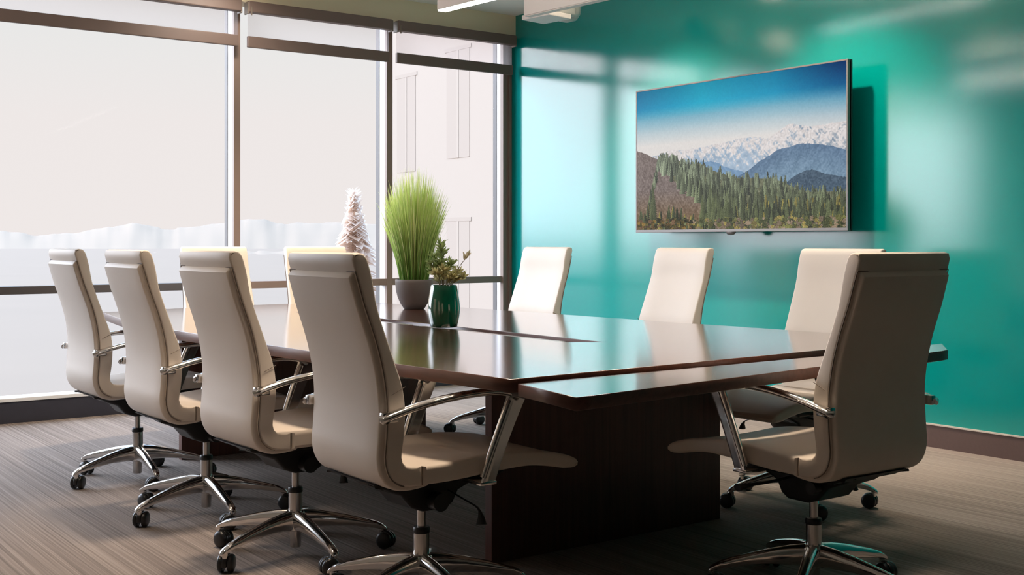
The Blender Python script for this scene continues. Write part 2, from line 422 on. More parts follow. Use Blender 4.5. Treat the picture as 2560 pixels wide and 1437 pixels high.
# ------------------------------------------------------------------ conference chair (faces local +Y)
DZ, HO = .05, -.045
FRONT = [(-.395, 1.136), (-.378, 1.125), (-.359, 1.06), (-.341, .965), (-.288, .812), (-.258, .725), (-.248, .645), (-.254, .56), (-.262, .51)]
REAR = [(-.425, 1.105), (-.412, 1.065), (-.384, .97), (-.346, .86), (-.322, .76), (-.312, .665), (-.315, .57), (-.320, .50), (-.306, .45), (-.276, .422), (-.235, .410), (-.19, .408)]
def make_chair():
    t = thing('conference_chair', '', 'chair')
    def LNK(name, bm, m, parent, smooth=None):
        low = name in ('gas_lift', 'column_sleeve', 'collar', 'base_hub', 'leg', 'caster', 'wheel')
        mid = name in ('tilt_mechanism', 'tension_knob', 'height_lever', 'tilt_lever')
        if name in ('backrest', 'back_panel', 'piping'):      # the back narrows a little towards the top
            for v in bm.verts: v.co.x *= 1 - .055 * max(0.0, (v.co.z - .6) / .54)
        bmesh.ops.translate(bm, verts=bm.verts, vec=(0, HO if low or mid else 0, 0 if low else DZ))
        return link(name, bm, m, parent, smooth)
    # backrest cushion: L-shaped band down to the seam under the lumbar curve
    f = crom(FRONT, 5); cor = crom([(-.262, .51), (-.258, .488), (-.238, .472), (-.19, .4695)], 5)
    r = crom(REAR, 5)
    top = crom([(-.425, 1.105), (-.427, 1.125), (-.415, 1.138), (-.395, 1.136)], 4)
    m = len(top) // 2
    prof = pair(top[m:-1] + f[:-1] + cor, top[:m + 1][::-1] + r[1:])
    bow = lambda x, s, z: ((-.010 * (1 - x * x) if z > .5 and s > -.30 - (z - .6) * .28 else 0), 0)
    bm = bmesh.new(); extr(bm, prof, .243, .0075, 4, bow, True); back = LNK('backrest', bm, M['leather'], t, 50)
    # seat cushion
    up = crom([(-.188, .4695), (-.10, .470), (.03, .481), (.14, .482), (.22, .476), (.32, .462), (.40, .441), (.436, .424)], 5)
    nose = crom([(.436, .424), (.443, .409), (.426, .396), (.38, .398)], 4)
    un = crom([(.38, .398), (.30, .414), (.22, .423), (.11, .420), (-.015, .412), (-.10, .408), (-.188, .408)], 5)
    m = len(nose) // 2
    prof = pair(up + nose[1:m + 1], list(reversed(un)) + nose[m:-1][::-1])
    bow = lambda x, s, z: (0, -.008 * (1 - x * x) if z > .43 else 0)
    bm = bmesh.new(); extr(bm, prof, .243, .013, 4, bow, True); LNK('seat', bm, M['leather'], t, 50)
    # upholstered outer back panel wrapping under
    rp = crom([(-.416, 1.078), (-.405, 1.042), (-.384, .97), (-.346, .86), (-.322, .76), (-.312, .665), (-.315, .57), (-.320, .50), (-.306, .45), (-.276, .422), (-.235, .410), (-.16, .4075)], 5)
    out = []
    for i, p in enumerate(rp):
        d = (rp[min(i + 1, len(rp) - 1)] - rp[max(i - 1, 0)]).normalized()
        k = min(1.0, (i + .02) / 1.6, (len(rp) - 1 - i + .2) / 12.0)
        out.append(p + Vector((d.y, -d.x)) * (.002 + .019 * k ** .4))
    inn = [p + Vector((.012, .006)) for p in rp]
    prof = pair(inn, out)
    bow = lambda x, s, z: (-.008 * (1 - x * x), 0)
    bm = bmesh.new(); extr(bm, prof, .230, .010, 4, bow, True); pan = LNK('back_panel', bm, M['leather'], t, 45)
    # piping where the panel meets the cushion
    bm = bmesh.new()
    for s in (-1, 1):
        pts = [(s * .2425, p[0] - .001, p[1]) for p in rp[:-6:2]]
        tube(bm, pts, .0022, 6, up=Vector((1, 0, 0)), sub=1)
    tube(bm, [(-.2425, -.417, 1.080), (0, -.423, 1.081), (.2425, -.417, 1.080)], .0022, 6)
    LNK('piping', bm, M['piping'], pan, 60)
    for s in (-1, 1):
        bm = bmesh.new(); tube(bm, [(s * .2432, -.300, .700), (s * .2434, -.275, .712), (s * .2432, -.252, .722)], .0012, 5, sub=2)
        LNK('side_seam', bm, M['piping'], back, 60)
        bm = bmesh.new(); tube(bm, [(s * .2432, -.19, .41), (s * .2434, -.189, .44), (s * .2432, -.19, .469)], .0012, 5, up=Vector((0, 1, 0)), sub=2)
        LNK('side_seam', bm, M['piping'], back, 60)
    # arms
    for s in (-1, 1):
        bm = bmesh.new()
        pts = [(s * .262, -.335, .628), (s * .268, -.325, .637), (s * .274, -.22, .664), (s * .278, -.10, .682), (s * .279, .02, .689), (s * .277, .10, .683), (s * .275, .150, .664)]
        tube(bm, pts, lambda q: .020 if q > .12 else .013 + .06 * q, 14, flat=lambda q: .62 if q > .1 else 1.1, sub=6)
        box(bm, min(s * .243, s * .27), max(s * .243, s * .27), -.345, -.285, .618, .652, .008, 2)
        a = LNK('armrest', bm, M['chrome'], t, 45)
        bm = bmesh.new()     # tapered front post with a folded edge
        T0, T1, B0, B1 = (.112, .672), (.196, .676), (.018, .398), (.070, .386)
        rings = []
        for k in range(9):
            q = k / 8
            y0 = T0[0] + (B0[0] - T0[0]) * q; y1 = T1[0] + (B1[0] - T1[0]) * q - .012 * math.sin(PI * q) * .6
            z0 = T0[1] + (B0[1] - T0[1]) * q; z1 = T1[1] + (B1[1] - T1[1]) * q
            w = .018 - .004 * q
            xc = s * (.275 - .012 * q)
            sec = []
            for a0, b0 in ((-1, 0), (-.8, -.12), (.0, -.2), (.8, -.12), (1, 0), (.6, .35), (.35, .8), (.15, 1), (-.15, 1), (-.35, .8), (-.6, .35)):
                sec.append((xc + a0 * w * .5, y0 + (y1 - y0) * (b0 + .2) / 1.2, z0 + (z1 - z0) * (b0 + .2) / 1.2))
            rings.append(sec)
        loft(bm, rings)
        tube(bm, [(s * .275, .122, .655), (s * .270, .07, .53), (s * .263, .026, .412)], lambda q: .0135 - .003 * q, 12, up=Vector((1, 0, 0)))
        LNK('arm_post', bm, M['chrome'], a, 40)
        bm = bmesh.new(); box(bm, min(s * .14, s * .272), max(s * .14, s * .272), .012, .075, .386, .398, .003)
        LNK('arm_bracket', bm, M['chrome'], a, 40)
    # tilt mechanism under the seat
    bm = bmesh.new()
    extr(bm, [(-.25, .408), (-.20, .372), (-.13, .345), (-.09, .300), (-.04, .282), (.045, .282), (.075, .30), (.095, .338), (.18, .372), (.22, .408)], .085, .012, 3)
    extr(bm, [(-.27, .41), (-.22, .385), (.20, .385), (.25, .42), (.10, .419), (-.05, .411)], .165, .01, 3)
    mech = LNK('tilt_mechanism', bm, M['black'], t, 40)
    bm = bmesh.new()
    tube(bm, [(.08, -.005, .318), (.115, -.005, .318), (.135, -.005, .318)], .030, 16, up=Vector((0, 0, 1)), sub=2)
    LNK('tension_knob', bm, M['black'], mech, 40); bm = bmesh.new()
    tube(bm, [(-.08, -.09, .345), (-.12, -.09, .345)], .022, 14, up=Vector((0, 0, 1)), sub=2)
    LNK('tension_knob', bm, M['black'], mech, 40)
    bm = bmesh.new()
    tube(bm, [(.09, .05, .345), (.17, .055, .330), (.245, .06, .315), (.275, .055, .295), (.285, .05, .268)], lambda q: .0045 if q < .6 else .0045 + .013 * (q - .6) / .4, 8, flat=.55)
    LNK('height_lever', bm, M['black'], t, 50)
    bm = bmesh.new()
    tube(bm, [(-.09, .03, .36), (-.18, .04, .352), (-.26, .055, .348), (-.31, .06, .345)], lambda q: .007 if q < .55 else .007 + .012 * (q - .55) / .45, 8, flat=.7)
    LNK('tilt_lever', bm, M['black'], t, 50)
    # gas lift
    bm = bmesh.new(); lathe(bm, [(.0145, .20), (.0145, .34)], 24, True, True); LNK('gas_lift', bm, M['sleeve'], t, 40)
    bm = bmesh.new(); lathe(bm, [(.020, .030), (.022, .034), (.022, .13), (.027, .135), (.0265, .246), (.026, .252)], 28, True, True)
    sl = LNK('column_sleeve', bm, M['sleeve'], t, 40)
    bm = bmesh.new(); lathe(bm, [(.0272, .243), (.0285, .246), (.0285, .260), (.026, .264), (.0145, .264)], 28, True, True); LNK('collar', bm, M['black'], sl, 40)
    # five-star base
    bm = bmesh.new(); lathe(bm, [(.024, .092), (.038, .098), (.043, .13), (.042, .158), (.036, .169), (.024, .173)], 30, True, True); LNK('base_hub', bm, M['chrome'], t, 40)
    for k in range(5):
        a = 2 * PI * k / 5 + PI / 2 + math.radians(50)
        ca, sa = math.cos(a), math.sin(a)
        bm = bmesh.new()
        rings = []
        for rr, zt, zb, w in ((.030, .170, .098, .026), (.08, .165, .102, .0245), (.15, .152, .103, .0215), (.22, .135, .097, .019), (.28, .119, .088, .017), (.32, .106, .081, .016), (.342, .095, .074, .016), (.356, .085, .068, .014), (.362, .075, .068, .009)):
            sec = []
            for u, v in ((-.55, 1), (0, 1.06), (.55, 1), (.92, .82), (1, .5), (.85, .12), (.5, 0), (-.5, 0), (-.85, .12), (-1, .5), (-.92, .82)):
                z = zb + (zt - zb) * v
                sec.append((rr * ca - u * w * sa, rr * sa + u * w * ca, z))
            rings.append(sec)
        loft(bm, rings)
        lathe(bm, [(.0115, .056), (.0125, .06), (.0125, .076)], 14, True, True, (.342 * ca, .342 * sa, 0))
        LNK('leg', bm, M['chrome'], t, 40)
        # caster: hood and two wheels
        sw = a + PI * .62 + k * .9           # swivel
        cs = Vector((.342 * ca, .342 * sa, 0)); fw = Vector((math.cos(sw), math.sin(sw), 0)); sd = Vector((-fw.y, fw.x, 0))
        wc = cs + fw * .018 + Vector((0, 0, .034))
        bm = bmesh.new()
        rings = []
        for q in (-1, -.6, .6, 1):
            ring = []
            for j in range(11):
                an = -0.25 + (PI + .5) * j / 10
                rad = .0365 if abs(q) < .9 else .034
                ring.append(wc + fw * (rad * math.cos(an)) + Vector((0, 0, rad * math.sin(an))) + sd * (q * .009))
            rings.append(ring)
        loft(bm, rings)
        lathe(bm, [(.009, .036), (.0095, .058)], 12, True, True, (cs.x, cs.y, 0))
        ch = LNK('caster', bm, M['wheel'], t, 40)
        for s in (-1, 1):
            bm = bmesh.new()
            rings = []
            for off, rad in ((.0095, .028), (.0105, .0325), (.014, .034), (.023, .0335), (.028, .029), (.0305, .019)):
                rings.append([wc + sd * (s * off) + fw * (rad * math.cos(2 * PI * j / 20)) + Vector((0, 0, rad * math.sin(2 * PI * j / 20))) for j in range(20)])
            loft(bm, rings)
            LNK('wheel', bm, M['wheel'], ch, 40)
    return t

proto = make_chair()
def D(deg): return math.radians(deg)
CH = [  # x, y, facing angle (deg, direction of local +Y measured from +X), label
    (2.121, 3.341, -0.5, 'cream leather chair seen from behind, nearest in the row of four along the table'),
    (2.061, 4.177, 1.9, 'cream leather chair seen from behind, second nearest in the row of four'),
    (2.039, 5.038, 0.6, 'cream leather chair seen from behind, third nearest in the row of four'),
    (2.045, 5.985, 0.4, 'cream leather chair seen from behind, farthest in the row of four, by the window'),
    (3.238, 2.683, 88.4, 'cream leather chair at the near end of the table, its shaded back turned to us'),
    (4.256, 3.600, 183.0, 'cream leather chair facing us on the teal wall side, partly behind the end chair'),
    (4.370, 4.850, 175.5, 'cream leather chair facing us below the television, middle of three by the teal wall'),
    (4.360, 6.080, 181.0, 'cream leather chair facing us in front of the teal wall, nearest the window corner'),
    (3.080, 7.280, 268.0, 'cream leather chair at the window end of the table, behind the second nearest chair back'),
    (3.760, 7.100, 268.0, 'cream leather chair at the window end of the table, nearer the grass planter'),
]
for i, (x, y, a, lab) in enumerate(CH):
    o = proto if i == 0 else copy_tree(proto)
    o.location = (x, y, 0); o.rotation_euler = (0, 0, D(a - 90)); o['label'] = lab
    o['group'] = 'conference chairs around the table'

# ------------------------------------------------------------------ conference table
t = thing('conference_table', 'long dark walnut conference table with a central cable slot', 'table', (0, 0, 0))
def curve_pts(pts, n=8): return [(p.x, p.y) for p in crom([(a, b) for a, b in pts], n)]
leftE = curve_pts([(2.058, 2.808), (1.995, 3.6), (1.965, 4.354), (1.945, 5.28), (1.985, 6.1), (2.10, 6.90)])
farE = curve_pts([(2.10, 6.90), (2.7, 7.05), (3.32, 7.12), (3.80, 7.06)])
rightE = curve_pts([(3.90, 6.98), (4.05, 6.2), (4.12, 5.5), (4.175, 4.536), (4.27, 3.42), (4.31, 2.90)])
outer = leftE + farE[1:] + rightE
sl = [(3.000, 3.72), (3.135, 3.62), (3.135, 6.2), (3.000, 6.2)]
slab('tabletop', outer, .768, .81, M['top'], t, [sl], bev=.0025, edge=M['edge'])
band = [(2.062, 2.776), (2.004, 2.436), (2.06, 2.44), (4.00, 2.640), (4.06, 2.655), (4.295, 2.835), (3.5, 2.782)]
slab('end_leaf', band, .762, .800, M['top'], t, [], bev=.0025, edge=M['edge'])
slab('leaf_joint', [(2.10, 2.76), (4.26, 2.85), (4.26, 2.95), (2.10, 2.86)], .750, .7675, M['slot'], t)
tr = slab('cable_trough', [(2.97, 3.58), (3.165, 3.58), (3.165, 6.24), (2.97, 6.24)], .705, .715, M['slot'], t)
bm = bmesh.new()
for a, b in zip(sl, sl[1:] + sl[:1]):
    va = [bm.verts.new((a[0], a[1], z)) for z in (.715, .768)]; vb = [bm.verts.new((b[0], b[1], z)) for z in (.715, .768)]
    bm.faces.new((va[0], vb[0], vb[1], va[1]))
link('trough_lining', bm, M['slot'], tr)
slab('trough_lid', [(3.010, 3.80), (3.058, 3.78), (3.058, 4.90), (3.010, 4.90)], .796, .806, M['lip'], t, [], bev=.001)
slab('trough_lid', [(3.010, 5.00), (3.058, 5.00), (3.058, 6.15), (3.010, 6.15)], .796, .806, M['lip'], t, [], bev=.001)
bm = bmesh.new(); box(bm, 2.55, 3.785, 3.60, 3.645, 0, .767, .003); link('pedestal_panel', bm, M['base'], t)
bm = bmesh.new(); box(bm, 2.37, 3.98, 6.35, 6.395, 0, .767, .003); link('pedestal_panel', bm, M['base'], t)
bm = bmesh.new(); box(bm, 3.0, 3.04, 3.645, 6.35, .56, .70, .003); link('stretcher_beam', bm, M['base'], t)

# ------------------------------------------------------------------ plants on the table
def ribbon(bm, col, pts, w, c0, c1, side):
    P = crom(pts, 3); prev = None; n = len(P)
    for i, p in enumerate(P):
        q = i / (n - 1); ww = w * (1 - q ** 3) * .5 + .0002
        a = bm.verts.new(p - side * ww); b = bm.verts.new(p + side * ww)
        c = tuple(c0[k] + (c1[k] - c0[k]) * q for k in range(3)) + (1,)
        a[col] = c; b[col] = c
        if prev: bm.faces.new((prev[0], prev[1], b, a))
        prev = (a, b)

pt = thing('potted_grass', 'tall spiky green grass in a grey round pot on the table', 'plant', (3.75, 6.12, .8102))
bm = bmesh.new()
lathe(bm, [(.058, 0), (.064, .003), (.085, .035), (.102, .075), (.112, .115), (.116, .16), (.1165, .178), (.114, .182), (.108, .180), (.106, .165)], 40)
link('pot', bm, M['pot'], pt, 50)
bm = bmesh.new(); lathe(bm, [(.107, .158), (.06, .166), (.01, .168)], 24, True, True); link('soil', bm, M['soil'], pt, 60)
bm = bmesh.new(); col = bm.verts.layers.float_color.new('tint')
rnd = random.Random(3)
for k in range(2200):
    r = .085 * math.sqrt(rnd.random()); a = rnd.random() * 2 * PI
    bx, by = r * math.cos(a), r * math.sin(a)
    stray = rnd.random() < .035
    sp = (.85 + .75 * rnd.random()) * (1.6 if stray else 1)
    h = (.70 - .20 * (r / .085) ** 2) * (.70 + .34 * rnd.random())
    ex, ey = bx * (1 + 1.05 * sp) + rnd.gauss(0, .014), by * (1 + 1.05 * sp) + rnd.gauss(0, .014)
    dr = rnd.random() * .03
    pts = [(bx, by, .16), (bx + (ex - bx) * .25, by + (ey - by) * .25, .16 + h * .38), (bx + (ex - bx) * .62, by + (ey - by) * .62, .16 + h * .74), (ex * (1 + dr), ey * (1 + dr), .16 + h)]
    an = rnd.random() * PI; sd = Vector((math.cos(an), math.sin(an), 0))
    g = rnd.random()
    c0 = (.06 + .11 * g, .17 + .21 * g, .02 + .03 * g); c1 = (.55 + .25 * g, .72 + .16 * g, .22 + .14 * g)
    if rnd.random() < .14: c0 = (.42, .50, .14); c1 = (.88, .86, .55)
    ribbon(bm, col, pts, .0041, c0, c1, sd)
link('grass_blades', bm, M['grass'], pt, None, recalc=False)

pv = thing('green_vase', 'glossy dark green vase with olive leafy sprigs on the table slot', 'vase', (3.06, 4.72, .811))
bm = bmesh.new()
lathe(bm, [(.058, 0), (.064, .002), (.0685, .02), (.0755, .055), (.0785, .078), (.0785, .092), (.0755, .125), (.0695, .165), (.0635, .198), (.061, .203), (.057, .201), (.056, .18), (.06, .12)], 48)
link('vessel', bm, M['vase'], pv, 60)
bm = bmesh.new(); col = bm.verts.layers.float_color.new('tint'); sb = bmesh.new()
rnd = random.Random(11)
def leaf(p, d, ln, w, c):
    d = Vector(d).normalized(); s = d.cross(Vector((rnd.gauss(0, 1), rnd.gauss(0, 1), rnd.gauss(0, 1)))).normalized(); u = s.cross(d)
    prev = None
    for q, k in ((0, .15), (.25, .8), (.5, 1), (.78, .65), (1, .03)):
        pp = p + d * (ln * q) + u * (-.12 * ln * q * q)
        a = bm.verts.new(pp - s * w * k * .5); b_ = bm.verts.new(pp + s * w * k * .5 + u * w * .1)
        a[col] = c; b_[col] = c
        if prev: bm.faces.new((prev[0], prev[1], b_, a))
        prev = (a, b_)
RV = Vector((math.cos(AZ), -math.sin(AZ), 0)); FV = Vector((math.sin(AZ), math.cos(AZ), 0))
sprigs = [(.115, .02, .135, 1.0, 0), (.06, -.03, .05, .8, 1), (-.02, .04, .20, 1.0, 2), (-.05, .0, .13, 1.1, 2), (.03, .05, .10, 1.0, 2), (-.035, -.04, .05, 1.0, 1), (.075, .04, .06, .9, 1), (.0, -.03, .07, 1.0, 1), (-.06, .03, .06, .9, 2), (.04, -.05, .03, .9, 1), (-.01, .06, .16, 1.0, 2), (.09, -.01, .03, .9, 1), (-.07, .02, .10, .9, 2), (-.02, .0, .10, 1, 2)]
for dx, dy, dz, sc, kind in sprigs:
    a = Vector((0, 0, .17)) + RV * (dx * .15) + FV * (dy * .15)
    e = Vector((0, 0, .205 + dz)) + RV * dx + FV * dy
    mid = a * .4 + e * .6 + Vector((0, 0, .02))
    tube(sb, [a, mid, e], lambda q: .0024 - .0012 * q, 6, sub=4)
    P = crom([a, mid, e], 8)
    for i, p in enumerate(P):
        if i < 5: continue
        for k in range(5 if kind else 2):
            if kind == 0 and i < 12: continue
            q = Vector((rnd.gauss(0, 1), rnd.gauss(0, 1), rnd.gauss(.3, .6)))
            d = (e - a).normalized() * .7 + q * (.75 if kind else .3)
            g = rnd.random()
            c = [(.60, .52, .34, 1), (.34 + .3 * g, .32 + .26 * g, .16 + .12 * g, 1), (.18 + .16 * g, .25 + .16 * g, .08 + .07 * g, 1)][kind]
            leaf(p, d, (.026 + .022 * g) * sc, .0085 + .004 * g, c)
st = link('sprig_stem', sb, M['stem'], pv, 60)
link('sprig_leaves', bm, M['leaf'], pv, None, recalc=False)

# ------------------------------------------------------------------ television
TX, TY0, TY1, TZ0, TZ1 = 5.93, 4.567, 6.498, 1.290, 2.353
t = thing('television', 'large flat television showing snowy mountains, mounted on the teal wall', 'television', (TX, (TY0 + TY1) / 2, TZ0))
hw, hh = (TY1 - TY0) / 2, TZ1 - TZ0
bm = bmesh.new(); box(bm, .012, .045, -hw, hw, 0, hh, .006); link('back_shell', bm, M['tv_back'], t)
bm = bmesh.new()
for y0, y1, z0, z1 in ((-hw, hw, 0, .020), (-hw, hw, hh - .011, hh), (-hw, -hw + .011, .0195, hh - .0105), (hw - .011, hw, .0195, hh - .0105)):
    box(bm, -.004, .03, y0, y1, z0, z1, .002)
link('bezel', bm, M['tv_frame'], t)
bm = bmesh.new()
lathe(bm, [(.001, -.022), (.03, -.018), (.045, -.004), (.045, .002)], 20, True, True, (.012, 0.02, 0))
for v in bm.verts: v.co.x = .012 + (v.co.x - .012) * .35
link('infrared_sensor', bm, M['tv_frame'], t, 50)
bm = bmesh.new(); box(bm, .045, .06, -.25, .25, .35, .75, .004); box(bm, .06, XW - TX - .012, -.05, .05, .50, .60, .004); box(bm, XW - TX - .012, XW - TX, -.18, .18, .42, .68, .003)
link('wall_mount', bm, M['tv_back'], t)

def picture(W, H):
    rs = np.random.RandomState(5)
    def noise1(n, octs, seed):
        r = np.random.RandomState(seed); x = np.linspace(0, 1, n); o = np.zeros(n)
        for k, amp in octs:
            g = r.randn(k + 2); o += amp * np.interp(x * k, np.arange(k + 2), g)
        return o
    def noise2(gx, gy, seed):
        r = np.random.RandomState(seed); g = r.rand(gy + 2, gx + 2)
        xs = np.linspace(0, gx, W); ys = np.linspace(0, gy, H)
        xi = xs.astype(int); yi = ys.astype(int); fx = (xs - xi)[None, :]; fy = (ys - yi)[:, None]
        a = g[yi][:, xi]; b = g[yi][:, xi + 1]; c = g[yi + 1][:, xi]; d = g[yi + 1][:, xi + 1]
        return a * (1 - fx) * (1 - fy) + b * fx * (1 - fy) + c * (1 - fx) * fy + d * fx * fy
    u = np.linspace(0, 1, W)[None, :] * np.ones((H, 1)); v = np.linspace(0, 1, H)[:, None] * np.ones((1, W))
    img = np.zeros((H, W, 3))
    tops = np.stack([np.interp(u, [0, .35, .7, 1], c) for c in ([0, 0, 0, 16], [108, 148, 124, 76], [150, 178, 164, 118])], -1)
    ks = [0, .13, .22, .31, .40, 1]
    ramp = [tops, tops * .85 + np.array([40, 155, 190]) * .25 + 4, np.array([126, 178, 198]) + 0 * tops, np.array([188, 204, 210]) + 0 * tops, np.array([226, 221, 217]) + 0 * tops, np.array([232, 224, 216]) + 0 * tops]
    for k in range(5):
        q = np.clip((v - ks[k]) / (ks[k + 1] - ks[k]), 0, 1)[..., None]
        mk = ((v >= ks[k]) & (v <= ks[k + 1]))[..., None]
        img = np.where(mk, ramp[k] * (1 - q) + ramp[k + 1] * q, img)
    img[..., 0] -= 40 * np.clip((u - .7) / .3, 0, 1) * np.clip(1 - v / .45, 0, 1)
    img[..., 1] -= 30 * np.clip((u - .7) / .3, 0, 1) * np.clip(1 - v / .45, 0, 1)
    img[..., 2] -= 18 * np.clip((u - .7) / .3, 0, 1) * np.clip(1 - v / .45, 0, 1)
    def ridge(px, pv, seed, amp):
        return np.interp(np.linspace(0, 1, W), px, pv) + amp * noise1(W, [(9, .9), (22, .5), (60, .3), (150, .18)], seed)
    fine = noise2(220, 130, 1); med = noise2(70, 50, 2); big = noise2(18, 14, 3)
    def diag(gx, gy, seed, sh):
        n = noise2(gx, gy, seed); o = np.empty_like(n)
        for j in range(H): o[j] = np.roll(n[j], int(j * sh))
        return o
    dg = diag(130, 26, 8, .8); dg2 = diag(120, 24, 9, -.9)
    # snow range
    rd = ridge([0, .10, .2, .32, .42, .50, .56, .62, .66, .71, .755, .86, 1], [.50, .475, .437, .452, .428, .418, .418, .415, .42, .385, .348, .362, .366], 21, .006)
    dpt = (v - rd[None, :]); mk = dpt > 0
    sn = (dg * .5 + dg2 * .35 + med * .4 + fine * .3) - .72 - 2.4 * np.clip(dpt - .03, 0, 1) + np.where(u > .64, .22, .06)
    w = np.clip(sn * 3.2 + .55, 0, 1)[..., None]
    snow = np.array([220, 213, 211]) + (fine[..., None] - .5) * 26; rock = np.array([162, 182, 202]) + (med[..., None] - .5) * 30
    rock = rock * (1 - .45 * np.clip(u - .6, 0, .4)[..., None])
    img = np.where(mk[..., None], snow * w + rock * (1 - w), img)
    # lower blue foothills fading into mist
    rd = ridge([0, .25, .34, .42, .50, .55, .6, 1], [.62, .56, .545, .55, .60, .63, .66, .7], 31, .006); dpt = v - rd[None, :]
    c = np.array([118, 150, 182]) + (dg[..., None] - .5) * 26 + 90 * np.clip(dpt, 0, .15)[..., None]
    img = np.where((dpt > 0)[..., None], c, img)
    # big blue mountain at right
    rd = ridge([0, .5, .55, .63, .72, .78, .84, .92, 1], [.9, .68, .645, .57, .497, .478, .478, .50, .535], 41, .004); dpt = v - rd[None, :]
    c = np.array([92, 118, 146]) + (dg2[..., None] - .5) * 20 + (fine[..., None] - .5) * 20 + np.array([140, 150, 120]) * np.clip(dpt, 0, .2)[..., None]
    img = np.where((dpt > 0)[..., None], c, img)
    rd = ridge([0, .74, .78, .83, .86, .92, 1], [.95, .72, .675, .645, .64, .67, .70], 42, .004); dpt = v - rd[None, :]
    c = np.array([66, 86, 104]) + (fine[..., None] - .5) * 34
    img = np.where((dpt > 0)[..., None], c, img)
    # tawny slope at left
    rd = ridge([0, .06, .12, .2, .3, .36, .40, 1], [.43, .462, .50, .535, .60, .68, .75, 1.3], 51, .005); dpt = v - rd[None, :]
    c = np.array([124, 110, 104]) + (dg[..., None] - .5) * 26 + (fine[..., None] - .5) * 34 + np.array([-10, -55, -150]) * np.clip(v - .72, 0, .3)[..., None]
    img = np.where((dpt > 0)[..., None], c, img)
    # ground under the forest
    rd = ridge([0, .12, .14, .23, .28, .335, .40, .45, .52, .62, .70, .75, .81, 1], [1.2, .52, .495, .52, .55, .54, .60, .63, .66, .675, .69, .72, .77, .79], 61, .003)
    low = np.interp(np.linspace(0, 1, W), [0, .125, .19, .30, .345, .38, .42, 1], [1.3, .53, .65, .77, .83, .93, 1.2, 1.2]) + noise1(W, [(20, .012), (70, .010)], 62)
    mk = (v > rd[None, :]) & (v < low[None, :])
    c = np.array([104, 106, 80]) + (fine[..., None] - .5) * 46 + (med[..., None] - .5) * 26
    img = np.where(mk[..., None], c, img)
    # conifers, back to front
    trees = []
    for k in range(900):
        x = rs.rand() ** .9; base = np.interp(x, np.linspace(0, 1, W), rd); lo = min(1.04, np.interp(x, np.linspace(0, 1, W), low))
        if base > 1: continue
        y = base + .03 + (lo - base) * rs.rand() ** 1.05
        hgt = (.055 + .085 * (y - base) / .3) * (.7 + .6 * rs.rand())
        trees.append((y, x, hgt))
    trees += [(.965, .093, .27), (.99, .172, .12), (.985, .205, .15), (.98, .245, .13), (1.0, .27, .10), (.985, .355, .22), (1.0, .02, .14), (.88, .395, .2)]
    for k in range(90): trees.append((.96 + .08 * rs.rand(), .02 + .96 * rs.rand(), .05 + .09 * rs.rand()))
    trees.sort()
    yy, xx = np.mgrid[0:H, 0:W]
    for y, x, hgt in trees:
        y1 = int(y * H); y0 = int((y - hgt) * H); cx = x * W; hwid = max(1.6, hgt * H * .2)
        if y0 >= H: continue
        near = np.clip((y - .62) / .38, 0, 1)
        base = np.array([112, 120, 100]) * (1 - near) + np.array([74, 80, 52]) * near
        base = base * (.55 + .75 * rs.rand()) + rs.randn() * 4
        if y > .9 and rs.rand() < .12 and hgt < .15: base = np.array([128, 118, 60]) * (.8 + .4 * rs.rand())
        for j in range(max(y0, 0), min(y1, H)):
            q = (j - y0) / max(1, y1 - y0)
            ww = hwid * q * (.62 + .38 * ((j % 5) / 4.0)) + .5
            a = int(max(0, cx - ww)); b = int(min(W, cx + ww + 1))
            if b > a:
                sh = 1 + .45 * ((np.arange(a, b) - cx) / hwid) * -1
                img[j, a:b] = base[None, :] * np.clip(sh, .6, 1.5)[:, None] + rs.randn(b - a, 1) * 9
    # autumn shrubs along the bottom
    for k in range(420):
        x = rs.rand(); y = .93 + .08 * rs.rand(); rr = (.005 + .010 * rs.rand()) * W
        cc = [np.array([138, 124, 66]), np.array([108, 108, 58]), np.array([132, 114, 92]), np.array([66, 70, 40])][rs.randint(4)] * (.7 + .5 * rs.rand())
        if x < .3: cc = cc * np.array([.85, .75, .65])
        m_ = ((xx - x * W) ** 2 / rr ** 2 + (yy - y * H) ** 2 / (rr * .8) ** 2 + (fine - .5) * 1.4) < .8
        img[m_] = cc + (rs.randn(int(m_.sum()), 1) * 16)
    img += (fine[..., None] - .5) * 8
    return np.clip(img, 0, 255) / 255.0
GW, GH = 540, 304
img = picture(GW, GH); lin = np.where(img <= .04045, img / 12.92, ((img + .055) / 1.055) ** 2.4)
ys = np.linspace(hw - .010, -hw + .010, GW + 1); zs = np.linspace(hh - .010, .019, GH + 1)
yv, zv = np.meshgrid(ys, zs)
verts = np.stack([np.full_like(yv, -.0005), yv, zv], -1).reshape(-1, 3)
idx = np.arange((GW + 1) * (GH + 1)).reshape(GH + 1, GW + 1)
quads = np.stack([idx[:-1, :-1], idx[1:, :-1], idx[1:, 1:], idx[:-1, 1:]], -1).reshape(-1, 4)
me = bpy.data.meshes.new('screen'); me.from_pydata(verts.tolist(), [], quads.tolist())
at = me.color_attributes.new('tint', 'FLOAT_COLOR', 'CORNER')
cc = np.concatenate([lin.reshape(-1, 3), np.ones((GW * GH, 1))], 1).repeat(4, axis=0)
at.data.foreach_set('color', cc.astype(np.float32).ravel())
me.materials.append(M['screen'])
o = bpy.data.objects.new('screen', me); C.objects.link(o); o.parent = t

